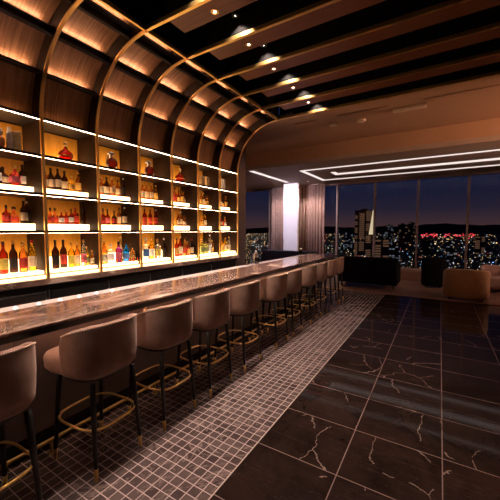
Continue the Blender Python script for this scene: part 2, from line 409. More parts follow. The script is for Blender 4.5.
RAILS = [27, 51, 75]
ZP = [2.87, 2.46, 2.035, 1.616]     # undersides of the shelf plates
for k in KS[:-1]:
    y0, y1 = YK(k) + .0165, YK(k+1) - .0165
    bn = BAYN[k]
    # --- wooden canopy of the arch over this bay
    t = empty('arch_canopy', (-3.6, (y0+y1)/2, 2.9), 'curved canopy of lit walnut panels over the ' + bn, 'arch panel', 'walnut arch canopies')
    inv = Matrix.Translation(t.location).inverted()
    cuts = [0] + RAILS + [90]
    for j in range(4):
        a, b = cuts[j] + (1.2 if j else 1.7), cuts[j+1] - (1.0 if j < 3 else 1)
        n = 6; L = []
        for i in range(n + 1):
            f = i / n; r = 1.150 - .03 * f; L.append(arc(r, math.radians(a + (b-a)*f)))
        Lo = [arc(math.hypot(p[0]-AX, p[1]-AZ) + .012, math.atan2(p[1]-AZ, AX-p[0])) for p in L]
        bm = bmesh.new(); strip_prism(bm, L, Lo, y0, y1)
        q = fin('wood_panel', bm, ARCHW, t); q.matrix_parent_inverse = inv
        # led in the cove above the rail
        bm = bmesh.new(); ax_ = math.radians(a + .2); s_ = 1.0 if j else .8
        L = [arc(1.10, ax_), arc(1.118, ax_)]
        L2 = [arc(1.10, ax_ + .004), arc(1.118, ax_ + .004)]
        strip_prism(bm, L, L2, y0 + .01, y1 - .075)
        q = fin('led_strip', bm, LEDDIM if j else emis('led_arch_low', (1, .5, .22), 9), t); q.matrix_parent_inverse = inv
    for rr in RAILS:
        bm = bmesh.new(); a = math.radians(rr - .9); b = math.radians(rr + .9)
        strip_prism(bm, [arc(.985, a), arc(1.17, a)], [arc(.985, b), arc(1.17, b)], y0, y1)
        lip = {27: .022, 51: .040, 75: .066}[rr] / 1.07
        strip_prism(bm, [arc(1.062, b + .0004), arc(1.074, b + .0004)], [arc(1.062, b + lip), arc(1.074, b + lip)], y0, y1)
        q = fin('rail', bm, BLACK, t); q.matrix_parent_inverse = inv
    # --- shelving bay
    t = empty('shelving_bay', (-4.0, (y0+y1)/2, 1.1), 'backlit liquor shelving, four glowing shelves, ' + bn, 'shelving', 'lit shelving bays of the back bar')
    inv = Matrix.Translation(t.location).inverted()
    def P(name, bm, m):
        q = fin(name, bm, m, t); q.matrix_parent_inverse = inv; return q
    P('back_panel', boxes((-4.235, -4.222, y0, y1, 1.10, 2.86)), BACKW)
    for j, z in enumerate(ZP):
        P('shelf', boxes((-4.22, -3.792, y0, y1, z, z + .03)), PART if j else BLACK)
        P('led_strip', boxes((-3.812, -3.799, y0 + .003, y1 - .003, z - (.0028 if j < 3 else .002), z - .0005)), LED)
    hts = {1: .035, 2: .075, 3: .075}
    for j in (1, 2, 3):
        z = ZP[j] + .03
        P('light_box', boxes((-4.219, -3.995, y0 + .002, y1 - .002, z + .0005, z + hts[j])), BOX)
    P('light_box', boxes((-4.219, -3.80, y0 + .002, y1 - .002, 1.102, 1.142)), BOXR)
    P('shelf', boxes((-4.219, -3.793, y0, y1, 1.143, 1.152)), BRASSD)
    P('light_box', boxes((-4.219, -3.84, y0 + .002, y1 - .002, 1.153, 1.185)), BOX)
    P('light_box', boxes((-4.219, -4.02, y0 + .002, y1 - .002, 1.186, 1.31)), BOX)

# counter below
t = empty('back_counter', (-4.0, 1.8, 0), 'dark back bar counter with marble ledge under the lit shelves', 'counter')
q = fin('ledge', boxes((-4.29, -3.765, YB + .01, 5.664, 1.035, 1.099)), MARB, t); q.matrix_parent_inverse = Matrix.Translation(t.location).inverted()
q = fin('carcass', boxes((-4.29, -3.84, YB + .01, 5.664, .002, 1.034)), BLACK, t); q.matrix_parent_inverse = Matrix.Translation(t.location).inverted()
FR = plain('cooler_glass', (.03, .02, .018), .15)
def cooler(y0, y1, label, glassy):
    t = empty('under_counter_cabinet', (-3.8, (y0+y1)/2, .08), label, 'cabinet', 'cabinets under the back counter')
    inv = Matrix.Translation(t.location).inverted()
    q = fin('door', boxes((-3.838, -3.812, y0 + .006, y1 - .006, .08, 1.02)), BLACK, t); q.matrix_parent_inverse = inv
    if glassy:
        g = fin('pane', boxes((-3.811, -3.806, y0 + .07, y1 - .07, .15, .93)), FR, q)
        bm = boxes((-3.811, -3.803, y0 + .05, y1 - .05, .935, .95), (-3.811, -3.803, y0 + .05, y0 + .065, .15, .934), (-3.811, -3.803, y1 - .065, y1 - .05, .15, .934))
        fin('door_frame', bm, STEEL, q)
    bm = bmesh.new(); yy = y1 - .035; tube(bm, [(-3.811, yy, .97), (-3.785, yy, .97), (-3.785, yy, .86), (-3.811, yy, .86)], .006, 8)
    fin('handle', bm, STEEL, q)
cb = [(-.6, .5), (.5, 1.15), (1.15, 1.80), (1.80, 2.55), (2.55, 3.25), (3.25, 3.95), (3.95, 4.75), (4.75, 5.6)]
for i, (a, b) in enumerate(cb[1:]):
    cooler(a, b, ('glass-fronted steel-framed cooler' if i < 2 else 'black cabinet door with slim steel handle') + ' under the back counter, %s from the left' % ORD[i], i < 2)

# ------------------------------------------------------------------ ceiling beams
GOLDW = .036
for k in range(-4, 7):
    y = YK(k)
    nm = 'nearest the camera' if k < 1 else '%s beam from the nearest junction' % ORD[min(k-1, 8)]
    lab = {0: 'overhead at the top edge'}.get(k, nm)
    if k < 0: lab = 'behind the viewpoint, number %s out' % ORD[-k-1]
    if k == 6: lab = 'last of the row, bordering the plain brown ceiling'
    t = empty('ceiling_beam', (-2.8, y, CZ), 'brass-edged walnut ceiling board running from the arch, ' + lab, 'ceiling beam', 'brass edged ceiling beams')
    inv = Matrix.Translation(t.location).inverted()
    q = fin('brass_edge', boxes((-2.815, 4.98, y - GOLDW/2, y + GOLDW/2, CZ, CZ + .045)), BRASS, t); q.matrix_parent_inverse = inv
    q = fin('web', boxes((-2.5, 4.98, y - .008, y + .012, CZ + .046, 4.345)), BLACKM, t); q.matrix_parent_inverse = inv
    if k < 6:
        q = fin('wood_board', boxes((-2.5, 4.98, y + .0145, y + .262, CZ + .012, CZ + .05)), BEAMW, t); q.matrix_parent_inverse = inv
tag(fin('brass_rail', boxes((-2.846, -2.818, YB + .01, 5.66, CZ, CZ + .045)), BRASS), 'long brass rail where the arches meet the flat ceiling', 'rail')
# fascia above the brass rail, and its dark return
struct(fin('trim_4', boxes((-2.846, -2.818, YB + .01, 5.66, CZ + .047, 4.345)), BLACKM))

def spot(loc, size, power, blend=.6, col=(1, .78, .6), rad=.02, name='downlight_lamp', par=None, rot=(0,0,0)):
    l = bpy.data.lights.new(name, 'SPOT'); l.energy = power; l.spot_size = math.radians(size); l.spot_blend = blend
    l.color = col; l.shadow_soft_size = rad
    o = bpy.data.objects.new(name, l); C.objects.link(o); o.location = loc; o.rotation_euler = rot
    if par: o.parent = par; o.matrix_parent_inverse = Matrix.Translation(par.location).inverted()
    return o
def downlight(x, y, z, label, power, lens=.012, size=80, group='recessed downlights', col=(1, .80, .68), stem=0, aim=None):
    t = empty('downlight', (x, y, z), label, 'ceiling light', group)
    inv = Matrix.Translation(t.location).inverted()
    bm = bmesh.new()
    n = 20
    rings = [[bm.verts.new((x + r*math.cos(2*PI*i/n), y + r*math.sin(2*PI*i/n), zz)) for i in range(n)] for r, zz in ((.042, z), (.042, z - .006), (.026, z - .007), (.024, z))]
    for a, b in zip(rings, rings[1:]):
        for i in range(n): bm.faces.new((a[i], a[(i+1) % n], b[(i+1) % n], b[i]))
    q = fin('trim_ring', bm, BLACK if stem else BRASSD, t); q.matrix_parent_inverse = inv
    if stem:
        bm = bmesh.new(); lathe(bm, [(.042, z + .001), (.042, z + .1), (.012, z + .105), (.012, 4.345)], 20, (x, y))
        q = fin('housing', bm, BLACK, t); q.matrix_parent_inverse = inv
    bm = bmesh.new(); lathe(bm, [(lens, z - .003), (lens * .9, z - .001)], 16, (x, y)); q = fin('lens', bm, SPOTM, t); q.matrix_parent_inverse = inv
    spot((x, y, z - .012), size, power, col=col, par=t, rot=Vector(aim).to_track_quat('-Z', 'Y').to_euler() if aim else (0, 0, 0))
for k in range(-2, 6):
    pl = 'behind the viewpoint %s' % ORD[-k-1] if k < 0 else 'in the %s walnut board from the near end' % ORD[k]
    downlight(-2.0, YK(k) + .165, CZ + .010, 'small bright downlight set ' + pl, 105, size=88)
for k in range(-1, 7):
    pl = 'behind the viewpoint' if k < 0 else 'in the black gap beside the %s brass edge' % ORD[k]
    downlight(-2.02, YK(k) - .085, CZ + .20, 'black spot lamp washing brass light, ' + pl, 40, size=110, stem=1, lens=.004, group='spot lamps in the black gaps')

# ------------------------------------------------------------------ bar
BX0, BX1, BZ, BY0, BY1 = -2.74, -2.015, 1.08, -1.2, 7.15
t = empty('bar_counter', (-2.5, 3, 0), 'dark panelled bar front with brass foot rail, under the marble top', 'bar counter')
inv = Matrix.Translation(t.location).inverted()
def P(name, bm, m, par=None, smooth=False):
    q = fin(name, bm, m, t if par is None else par, smooth)
    if par is None: q.matrix_parent_inverse = inv
    return q
tt = empty('bar_worktop', (-2.4, 3, BZ - .05), 'long brown marble bar top with a pale service ledge along its back', 'worktop')
for nm, b_, m_ in (('marble_slab', bevelled(boxes((-2.568, BX1, BY0, BY1, BZ - .018, BZ)), .003, 1), MARB),
                   ('edge_band', boxes((-2.568, BX1 - .006, BY0, BY1, BZ - .05, BZ - .0185), (BX1 - .03, BX1 - .006, BY0, BY1, BZ - .058, BZ - .0505)), BLACK),
                   ('service_ledge', boxes((BX0, -2.57, BY0, BY1, BZ - .05, BZ - .006)), plain('pale_service_ledge', (.62, .53, .55), .25))):
    q = fin(nm, b_, m_, tt); q.matrix_parent_inverse = Matrix.Translation(tt.location).inverted()
FRONT = plain('dark_bar_front', (.24, .17, .15), .5, nscale=6)
P('front_panel', boxes((-2.51, -2.47, BY0 + .05, BY1 - .05, .16, BZ - .051)), FRONT)
P('toe_kick', boxes((-2.70, -2.515, BY0 + .05, BY1 - .05, 0.002, .158)), BLACK)
P('carcass', boxes((-2.70, -2.512, BY0 + .05, BY1 - .05, .16, BZ - .051)), BLACK)
for i in range(12):
    yy = BY0 + .1 + i * .67
    P('panel_batten', boxes((-2.469, -2.462, yy, yy + .018, .165, BZ - .065)), FRONT)
q = P('under_bar_led', boxes((-2.46, -2.445, BY0 + .1, BY1 - .1, BZ - .060, BZ - .052)), emis('led_underbar', (1, .64, .46), 38))
# foot rail
bm = bmesh.new(); tube(bm, [(-2.40, BY0 + .2, .10), (-2.40, BY1 - .2, .10)], .014, 12)
r = P('foot_rail', bm, BRASSD, smooth=True)
for i in range(9):
    yy = BY0 + .35 + i * .97
    bm = bmesh.new(); lathe(bm, [(.03, .002), (.03, .008), (.011, .012), (.011, .09)], 12, (-2.40, yy)); fin('rail_bracket', bm, BRASSD, r)
# hooks under the counter
for i, yy in enumerate((.72, 1.95, 3.2)):
    bm = bmesh.new()
    tube(bm, [(-2.469, yy, .95), (-2.40, yy, .95), (-2.375, yy, .92), (-2.37, yy, .89), (-2.385, yy, .87), (-2.40, yy, .885)], .008, 8)
    tube(bm, [(-2.468, yy, .95), (-2.458, yy, .95)], .024, 12)
    P('bag_hook', bm, BRASS, smooth=True)
# small glowing discs for the bright dots along the service ledge
for i in range(6):
    x, y = -2.61, .985 + .155 * i
    o = bmesh.new(); lathe(o, [(.018, BZ - .0055), (.020, BZ + .002), (.014, BZ + .004)], 14, (x, y))
    o = tag(fin('glow_disc', o, STEEL), 'tiny glowing disc on the bar ledge, %s from the near end' % ORD[i], 'puck light', 'glowing discs along the bar ledge')
    q = bmesh.new(); lathe(q, [(.012, BZ + .0042), (.010, BZ + .007)], 14, (x, y)); fin('lens', q, DISCGLOW, o)

# ------------------------------------------------------------------ bar stools
def sup(a, rx, ry, e):
    ca, sa = math.cos(a), math.sin(a); q = (abs(ca)**e + abs(sa)**e) ** (-1/e)
    return rx*q*ca, ry*q*sa
def make_stool():
    """stool facing -X; origin on the floor at its centre"""
    t = empty('bar_stool', (0, 0, 0), '', 'bar stool', 'blush velvet stools along the bar')
    rx, ry, e = .300, .248, 3.6
    # shell
    bm = bmesh.new(); N = 44; A = math.radians(86); rings = []
    zt0 = 1.032
    for i in range(N + 1):
        f = -1 + 2*i/N; a = A*f
        d = min((1 - abs(f)) / .13, 1.0)          # 0 at the wing tip -> 1
        drop = .055 * (1 - math.sqrt(max(0, 1 - (1-d)**2)))
        th = .042 * (.55 + .45*math.sqrt(max(0, 1 - (1-d)**2)))
        zt = zt0 - drop - .08 * max(0, (abs(f) - .45) / .55) ** 1.3; ring = []
        def pt(off, z):
            x, y = sup(a, rx - off, ry - off, e)
            if abs(a) > PI/2: x, y = (x, math.copysign(ry - off - .02*(abs(a) - PI/2), y))
            return bm.verts.new((x - .055, y, z))
        for off, z in ((.075, .655), (.03, .668), (.010, .70), (.004, .76), (0, .86), (0, zt - .03), (.004, zt - .008), (.014, zt), (th - .012, zt), (th, zt - .012), (th + .004, .86), (th + .01, .72), (.09, .69)):
            ring.append(pt(off, z))
        rings.append(ring)
    M = len(rings[0])
    for a_, b_ in zip(rings, rings[1:]):
        for j in range(M): bm.faces.new((a_[j], a_[(j+1) % M], b_[(j+1) % M], b_[j]))
    bm.faces.new(rings[0]); bm.faces.new(rings[-1][::-1])
    fin('backrest', bm, VELV, t, True)
    # nail heads
    bm = bmesh.new(); K = 64
    for i in range(K):
        f = -1 + 2*(i + .5)/K; a = A*f*.95
        x, y = sup(a, rx - .0005, ry - .0005, e)
        if abs(a) > PI/2: y = math.copysign(ry - .02*(abs(a) - PI/2), y)
        bmesh.ops.create_icosphere(bm, subdivisions=1, radius=.0058, matrix=Matrix.Translation((x*1.0 - .055, y*1.0, zt0 - .010 - .08 * max(0, (abs(f)*.95 - .45) / .55) ** 1.3)))
    fin('nailhead_trim', bm, plain('champagne_nail', (.9, .72, .5), .35, 1.), t, True)
    # seat: rounded cushion reaching forward of the wings
    bm = bmesh.new(); n = 40; rs = []
    for off, z in ((.06, .655), (.022, .665), (.004, .69), (0, .755), (.012, .782), (.04, .795), (.12, .802)):
        ring = []
        for i in range(n):
            x, y = sup(2*PI*i/n, .235 - off, .232 - off, 4.0)
            x -= .068 + .025 * max(0, -x/.235)
            ring.append(bm.verts.new((x, y*.93 if x > .01 else y * (1 + .05 * min(1, max(0, (-x - .08)/.1))), z)))
        rs.append(ring)
    for a_, b_ in zip(rs, rs[1:]):
        for j in range(n): bm.faces.new((a_[j], a_[(j+1) % n], b_[(j+1) % n], b_[j]))
    bm.faces.new(rs[0][::-1]); bm.faces.new(rs[-1])
    fin('seat', bm, VELV, t, True)
    bm = bmesh.new(); lathe(bm, [(.19, .636), (.195, .654)], 28, (-.01, 0), 3.0); fin('seat_base', bm, LEGM, t)
    # legs
    for sx in (-1, 1):
        for sy in (-1, 1):
            p0 = Vector((sx*.175, sy*.165, .64)); p1 = Vector((sx*.222, sy*.190, .002))
            pc = p0.lerp(p1, .87)
            bm = bmesh.new(); tube(bm, [p0, p0.lerp(p1, .3), pc], [.019, .0175, .0135], 12)
            lg = fin('leg', bm, LEGM, t, True)
            bm = bmesh.new(); tube(bm, [pc, p1], [.0142, .0105], 12); fin('brass_foot', bm, BRASS, lg, True)
    # foot ring
    bm = bmesh.new(); pts = []
    for i in range(48):
        x, y = sup(2*PI*i/48, .228, .205, 3.6); pts.append((x, y, .325))
    tube(bm, pts, .0085, 8, closed=True); fin('foot_ring', bm, BRASS, t, True)
    return t
far = [.80, 1.50, 2.10, 2.69, 3.33, 4.16, 4.70, 5.45, 6.02, 6.70, 7.28]
proto = make_stool()
for i, f in enumerate(far):
    o = proto if i == 0 else copy_tree(proto)
    o.location = (-2.104 + random.uniform(-.004, .006), f - .207 - (.015 if i == 1 else 0), 0); o.rotation_euler.z = math.radians(5 if i == 1 else random.uniform(0, 4))
    if i == 0: o['label'] = 'blush velvet bar stool cut by the left edge, nearest of the row'
    elif i == 10: o['label'] = 'blush velvet bar stool at the far end of the bar, last of the row'
    elif i == 1: o['label'] = 'blush velvet bar stool seen whole with brass foot ring, second from the near end'
    else: o['label'] = 'blush velvet brass-footed bar stool at the bar, %s from the near end' % ORD[i]

# ------------------------------------------------------------------ bottles
TINT = {'amber': (.80, .48, .17), 'dark': (.16, .07, .04), 'red': (.52, .12, .06), 'clear': (.93, .92, .88), 'yellow': (.92, .66, .12),
        'blue': (.05, .42, .85), 'purple': (.55, .16, .62), 'green': (.50, .52, .25), 'copper': (.75, .38, .16), 'pink': (.75, .20, .20)}
LABC = {'cream': (.80, .62, .42), 'white': (.85, .8, .75), 'red': (.6, .05, .03), 'gold': (.7, .42, .1), 'black': (.02, .015, .015),
        'blue': (.08, .2, .5), 'pink': (.75, .15, .2), 'green': (.20, .24, .09), 'yellow': (.85, .6, .1)}
PROF = {
 'tall':   ([(.80,0),(.95,.01),(1,.03),(1,.56),(.93,.63),(.55,.72),(.36,.77),(.33,.90)], (.38,.90,1.0), (.14,.48), 2.0),
 'wine':   ([(.85,0),(1,.02),(1,.50),(.92,.58),(.66,.70),(.42,.80),(.36,.92)], (.40,.92,1.0), (.12,.42), 2.0),
 'squat':  ([(.80,0),(.97,.02),(1,.06),(1,.46),(.90,.55),(.45,.64),(.28,.68),(.26,.84)], (.32,.84,1.0), (.14,.44), 2.4),
 'square': ([(.88,0),(.97,.01),(1,.03),(1,.60),(.94,.65),(.48,.70),(.34,.73),(.32,.86)], (.40,.86,1.0), (.15,.50), 6.0),
 'round':  ([(.45,0),(.60,.02),(.88,.12),(1,.26),(.95,.40),(.70,.55),(.35,.64),(.24,.70),(.24,.80)], (.34,.80,1.0), (.18,.34), 2.0),
 'flask':  ([(.7,0),(.95,.03),(1,.10),(.92,.40),(.62,.62),(.40,.72),(.34,.84)], (.42,.84,1.0), (.12,.40), 3.0),
}
CAPM = {'black': BLACK, 'gold': BRASS, 'red': plain('red_cap', (.5, .02, .02), .4), 'white': plain('white_cap', (.7, .68, .65), .4), 'blue': plain('blue_cap', (.05, .15, .5), .4)}
cache = {}
def bottle_mesh(shape, tint, lab, cap, h, r):
    key = (shape, tint, lab, cap, h, r)
    if key in cache: return cache[key]
    prof, cp, lb, e = PROF[shape]
    bm = bmesh.new(); lathe(bm, [(a*r, b*h) for a, b in prof], 16, e=e)
    o = fin('bottle', bm, glass('glass_' + tint, TINT[tint], body=.16, rough=.05), smooth=(e < 4)); me = o.data; bpy.data.objects.remove(o)
    bm = bmesh.new(); lathe(bm, [(cp[0]*r*.9, cp[1]*h), (cp[0]*r, cp[1]*h + .004), (cp[0]*r, cp[2]*h - .004), (cp[0]*r*.85, cp[2]*h)], 12)
    o = fin('cap', bm, CAPM[cap]); mc = o.data; bpy.data.objects.remove(o)
    ml = None
    if lab:
        bm = bmesh.new(); n = 12; rows = []
        for z in lb:
            row = []
            for i in range(n + 1):
                a = math.radians(-80 + 160*i/n) ; ca, sa = math.cos(a), math.sin(a); q = (abs(ca)**e + abs(sa)**e) ** (-1/e)
                row.append(bm.verts.new((1.025*r*q*ca, 1.025*r*q*sa, z*h)))
            rows.append(row)
        for i in range(n): bm.faces.new((rows[0][i], rows[0][i+1], rows[1][i+1], rows[1][i]))
        o = fin('paper_label', bm, plain('label_' + lab, LABC[lab], .6, nscale=90, namt=.35)); ml = o.data; bpy.data.objects.remove(o)
    cache[key] = (me, mc, ml); return cache[key]
ROWN = {1: 'top shelf', 2: 'second shelf down', 3: 'third shelf down', 4: 'bottom shelf'}
KINDN = {'tall': 'tall', 'wine': 'slender', 'squat': 'squat', 'square': 'square', 'round': 'round', 'flask': 'tapered'}
STAND = {1: 2.4905, 2: 2.0653 + .0758, 3: 1.6463 + .0758, 4: 1.1855}
STX = {1: -3.90, 2: -4.075, 3: -4.075, 4: -3.93}
# bay: row: [(photo column, shape, glass, label, cap, height, radius), ...]
B = {
-1: {2: [(2,'tall','dark','white','black',.25,.036),(6,'squat','dark','cream','black',.20,.052),(16,'squat','pink','pink','gold',.22,.052),(25,'tall','dark','white','black',.255,.036)],
     3: [(7,'squat','red','red','black',.20,.040),(14.5,'flask','copper','red','black',.19,.048),(24.5,'tall','dark','cream','black',.26,.036),(28.5,'tall','dark','black','white',.26,.034)],
     4: [(2,'tall','red','yellow','black',.345,.040),(12,'tall','dark','black','gold',.345,.040),(22,'tall','amber','red','gold',.335,.042),(31,'tall','yellow','cream','red',.35,.040)]},
 0: {2: [(47.5,'tall','amber','cream','black',.235,.034),(53,'tall','dark','cream','black',.27,.037),(60,'tall','dark','cream','black',.265,.037),(66.5,'tall','dark','cream','black',.26,.037),(73.5,'squat','yellow','gold','gold',.20,.040),(80,'tall','amber','gold','gold',.27,.032)],
     3: [(51,'squat','copper','red','black',.20,.038),(55.5,'squat','copper','red','black',.20,.038),(62,'squat','red','white','gold',.18,.030),(67,'squat','red','red','gold',.185,.034),(71.5,'squat','red','white','black',.20,.030),(76,'square','red','red','red',.22,.033),(83.5,'wine','dark',None,'black',.30,.032)],
     4: [(54.5,'tall','dark','black','black',.345,.040),(62.5,'tall','dark','red','black',.345,.040),(70.5,'tall','yellow','yellow','gold',.31,.038),(77.5,'tall','amber','cream','gold',.30,.034),(83.5,'tall','clear','pink','gold',.34,.036),(89,'tall','yellow','green','gold',.25,.032),(94,'tall','amber','cream','gold',.20,.028)]},
 1: {2: [(103,'tall','amber','cream','gold',.24,.030),(108,'tall','dark','cream','black',.27,.036),(113.5,'tall','amber','cream','gold',.26,.036),(119,'tall','amber','cream','black',.25,.034),(124.5,'tall','dark','black','white',.28,.030)],
     3: [(103.5,'squat','red','red','black',.23,.034),(108,'squat','red','pink','black',.23,.034),(114.5,'squat','dark','red','black',.21,.034),(119.5,'tall','amber','cream','black',.26,.030),(125,'tall','dark','cream','white',.27,.034)],
     4: [(103.5,'wine','amber','cream','gold',.32,.040),(110,'square','clear','white','white',.27,.045),(118,'square','purple','pink','black',.30,.042),(125.5,'tall','blue','blue','black',.27,.046),(131.5,'squat','amber','gold','black',.24,.040),(124,'wine','clear','cream','gold',.36,.030)]},
 2: {2: [(143.5,'tall','amber','cream','gold',.25,.033),(147.5,'tall','amber','cream','gold',.27,.033),(152,'tall','amber','cream','gold',.26,.033),(156.5,'tall','amber','gold','gold',.26,.033)],
     3: [(145,'tall','red','red','black',.27,.036),(150.5,'tall','red','red','black',.27,.036),(156,'tall','red','red','white',.27,.036)],
     4: [(145.5,'square','clear','blue','white',.34,.044),(151.5,'tall','yellow','white','gold',.34,.040),(157,'square','clear','yellow','gold',.32,.042),(164,'tall','dark','black','white',.33,.032)]},
 3: {2: [(175.5,'tall','amber','red','black',.27,.034),(179,'squat','red','gold','black',.24,.034),(183,'tall','amber','gold','black',.25,.036),(186.5,'tall','amber','cream','gold',.22,.030)],
     3: [(178.5,'tall','red','cream','black',.22,.034),(181.5,'tall','amber','cream','white',.27,.034),(184,'flask','copper','cream','black',.22,.034)],
     4: [(176.5,'tall','red','gold','black',.32,.040),(180.5,'tall','red','cream','gold',.35,.040),(184.5,'tall','amber','red','black',.33,.040),(188,'squat','red','gold','gold',.26,.040),(191.5,'tall','dark','cream','red',.30,.036)]},
 4: {2: [(201.5,'tall','amber','gold','black',.24,.034),(204,'tall','yellow','cream','gold',.26,.034),(206.5,'flask','amber','gold','black',.22,.034)],
     3: [(202.5,'tall','amber','gold','gold',.21,.034),(205,'tall','yellow','cream','black',.27,.036)],
     4: [(202,'square','green','green','green' if False else 'gold',.28,.042),(205.5,'square','green','green','black',.26,.042),(209.5,'wine','clear','white','white',.38,.040),(213.5,'tall','amber','gold','gold',.26,.036)]},
 5: {2: [(221,'tall','amber','cream','black',.24,.034),(223,'squat','dark','gold','black',.22,.034),(225.5,'tall','amber','gold','gold',.25,.034)],
     3: [(221,'tall','red','cream','black',.23,.034),(223.5,'tall','dark','red','black',.25,.034),(225.5,'squat','amber','white','gold',.22,.034)],
     4: [(222.5,'squat','amber','gold','black',.28,.042),(225.5,'tall','yellow','cream','gold',.30,.040),(228.5,'wine','clear','cream','gold',.32,.038)]},
}
BAYS = {-1: 'leftmost bay', 0: 'second bay', 1: 'third bay', 2: 'fourth bay', 3: 'fifth bay', 4: 'sixth bay', 5: 'last bay'}
BS = {}
nb = 0
for k, rows in B.items():
    for row, items in rows.items():
        its = []
        for j, (px, *rest) in enumerate(items):
            x = STX[row] + ((-.022 if j % 2 else .018) if row == 4 else (-.03 if j % 2 else .03))
            if row == 4 and px == 124: x = -3.975
            y = y_at(px, x); r = rest[5]
            y = max(YK(k) + .02 + r, min(YK(k+1) - .02 - r, y))
            its.append([x, y, rest])
        # keep neighbours from touching
        its.sort(key=lambda a: a[1])
        for _ in range(40):
            for a in range(len(its)):
                for b in range(a + 1, len(its)):
                    A_, B_ = its[a], its[b]; need = A_[2][5] + B_[2][5] + .003
                    e_ = 1.0 if A_[2][0] != 'square' and B_[2][0] != 'square' else 1.12
                    dx, dy = B_[0] - A_[0], B_[1] - A_[1]; d = math.hypot(dx, dy)
                    if d < need * e_:
                        s_ = (math.sqrt(max(0, (need*e_)**2 - dx*dx)) - abs(dy)) / 2 + .0005; sg = 1 if dy >= 0 else -1
                        A_[1] -= s_*sg; B_[1] += s_*sg
            for I in its:
                r = I[2][5]*1.06; I[1] = max(YK(k) + .018 + r, min(YK(k+1) - .018 - r, I[1]))
        its.sort(key=lambda a: px_of((a[0], a[1], STAND[row])))
        for j, (x, y, (shape, tint, lab, cap, h, r)) in enumerate(its):
            me, mc, ml = bottle_mesh(shape, tint, lab, cap, h, r)
            o = bpy.data.objects.new('bottle', me); C.objects.link(o)
            ln = '%s %s bottle%s, %s from left on the %s, %s' % (KINDN[shape], tint, ' with %s label' % lab if lab else '', ORD[j], ROWN[row], BAYS[k])
            tag(o, ln, 'bottle', 'liquor bottles on the lit shelves')
            o.location = (x, y, STAND[row]); o.rotation_euler.z = math.radians(random.uniform(-35, 5))
            c = bpy.data.objects.new('cap', mc); C.objects.link(c); c.parent = o
            if ml: c = bpy.data.objects.new('paper_label', ml); C.objects.link(c); c.parent = o

# top shelf display pieces
def place_on(row, px, x=-3.90): return (x, y_at(px, x), STAND[row])
def decanter(px, label, k, big=1.0):
    loc = place_on(1, px, -3.90)
    t = empty('decanter', loc, label, 'decanter')
    bm = bmesh.new(); lathe(bm, [(.035,0),(.06,.01),(.075,.03),(.078,.07),(.065,.10),(.03,.125),(.018,.14),(.018,.165)], 20, e=2.3)
    fin('body', bm, glass('glass_cognac', (.75, .06, .02), body=.3, rough=.05), t, True)
    bm = bmesh.new(); lathe(bm, [(.02,.165),(.024,.17),(.024,.18),(.010,.186),(.026,.20),(.028,.215),(.008,.232)], 16); fin('stopper', bm, BRASS, t, True)
    bm = bmesh.new(); lathe(bm, [(.079,.04),(.080,.045),(.080,.055),(.079,.06)], 20, e=2.3); fin('neck_medallion', bm, BRASS, t, True)
decanter(68.5, 'round red cognac decanter with gold stopper, alone on top shelf, second bay', 0)
# two decanters lying in display cradles
for px, nm in ((113, 'third'), (150, 'fourth')):
    loc = place_on(1, px, -3.92)
    t = empty('display_decanter', loc, 'round dark decanter in silver display cradle, top shelf of the %s bay' % nm, 'decanter', 'cradled decanters')
    bm = bmesh.new(); bmesh.ops.create_uvsphere(bm, u_segments=20, v_segments=14, radius=.072, matrix=Matrix.Translation((0, .015, .085)))
    fin('body', bm, glass('glass_darkred', (.30, .05, .03), body=.35, rough=.05), t, True)
    bm = bmesh.new(); lathe(bm, [(.02, .15), (.018, .20), (.05, .205), (.055, .215), (.03, .235), (.015, .24)], 16, (0, .0)); fin('stopper', bm, STEEL, t, True)
    bm = bmesh.new(); tube(bm, [(0, -.06, .012), (0, -.075, .06), (0, -.055, .15), (0, -.02, .205)], .007, 8); tube(bm, [(0, .09, .012), (0, .1, .06), (0, .085, .14), (0, .03, .2)], .007, 8)
    tube(bm, [(-.04, -.07, .008), (.04, -.07, .008), (.04, .10, .008), (-.04, .10, .008)], .007, 8, closed=True)
    fin('cradle', bm, STEEL, t, True)
decanter(180.5, 'small red decanter with gold stopper, alone on top shelf, fifth bay', 3)
# first bay top shelf: copper jug, candle, box
loc = place_on(1, 1.5, -3.90); bm = bmesh.new()
t = empty('copper_jug', loc, 'copper bowl-shaped jug with white top, left end of the top shelf', 'jug')
lathe(bm, [(.045,0),(.062,.02),(.070,.06),(.064,.10),(.045,.13)], 20); fin('body', bm, plain('copper', (.8,.3,.12), .4, .5), t, True)
bm = bmesh.new(); lathe(bm, [(.046,.131),(.055,.16),(.05,.20),(.02,.225)], 20); fin('lid', bm, plain('ivory_ceramic', (.75,.62,.5), .4), t, True)
loc = place_on(1, 13.8, -3.87); t = empty('ivory_bottle', loc, 'plain ivory bottle beside the copper jug on top shelf', 'bottle')
bm = bmesh.new(); lathe(bm, [(.028,0),(.031,.01),(.031,.15),(.022,.19),(.016,.20),(.016,.225)], 16); fin('body', bm, plain('ivory_ceramic', (.75,.62,.5), .4), t, True)
bm = bmesh.new(); lathe(bm, [(.018,.226),(.018,.24)], 12); fin('cap', bm, BRASS, t, True)
CRM = plain('cream_card', (.70, .50, .26), .6)
def carton(px, w, h, label, m, group=None, x=-3.92):
    loc = place_on(1, px, x); t = tag(fin('gift_box', bevelled(boxes((-.03, .03, -w/2, w/2, 0, h)), .004), m), label, 'box', group); t.location = loc
    fin('lid_band', boxes((-.0315, .0315, -w/2 - .0015, w/2 + .0015, h*.72, h*.76)), BRASSD, t)
carton(20.8, .07, .20, 'cream gift box beside the ivory bottle on top shelf', CRM, x=-3.87)
carton(202.5, .07, .19, 'left one of two cream gift boxes, top shelf of sixth bay', CRM, 'gift boxes in the sixth bay')
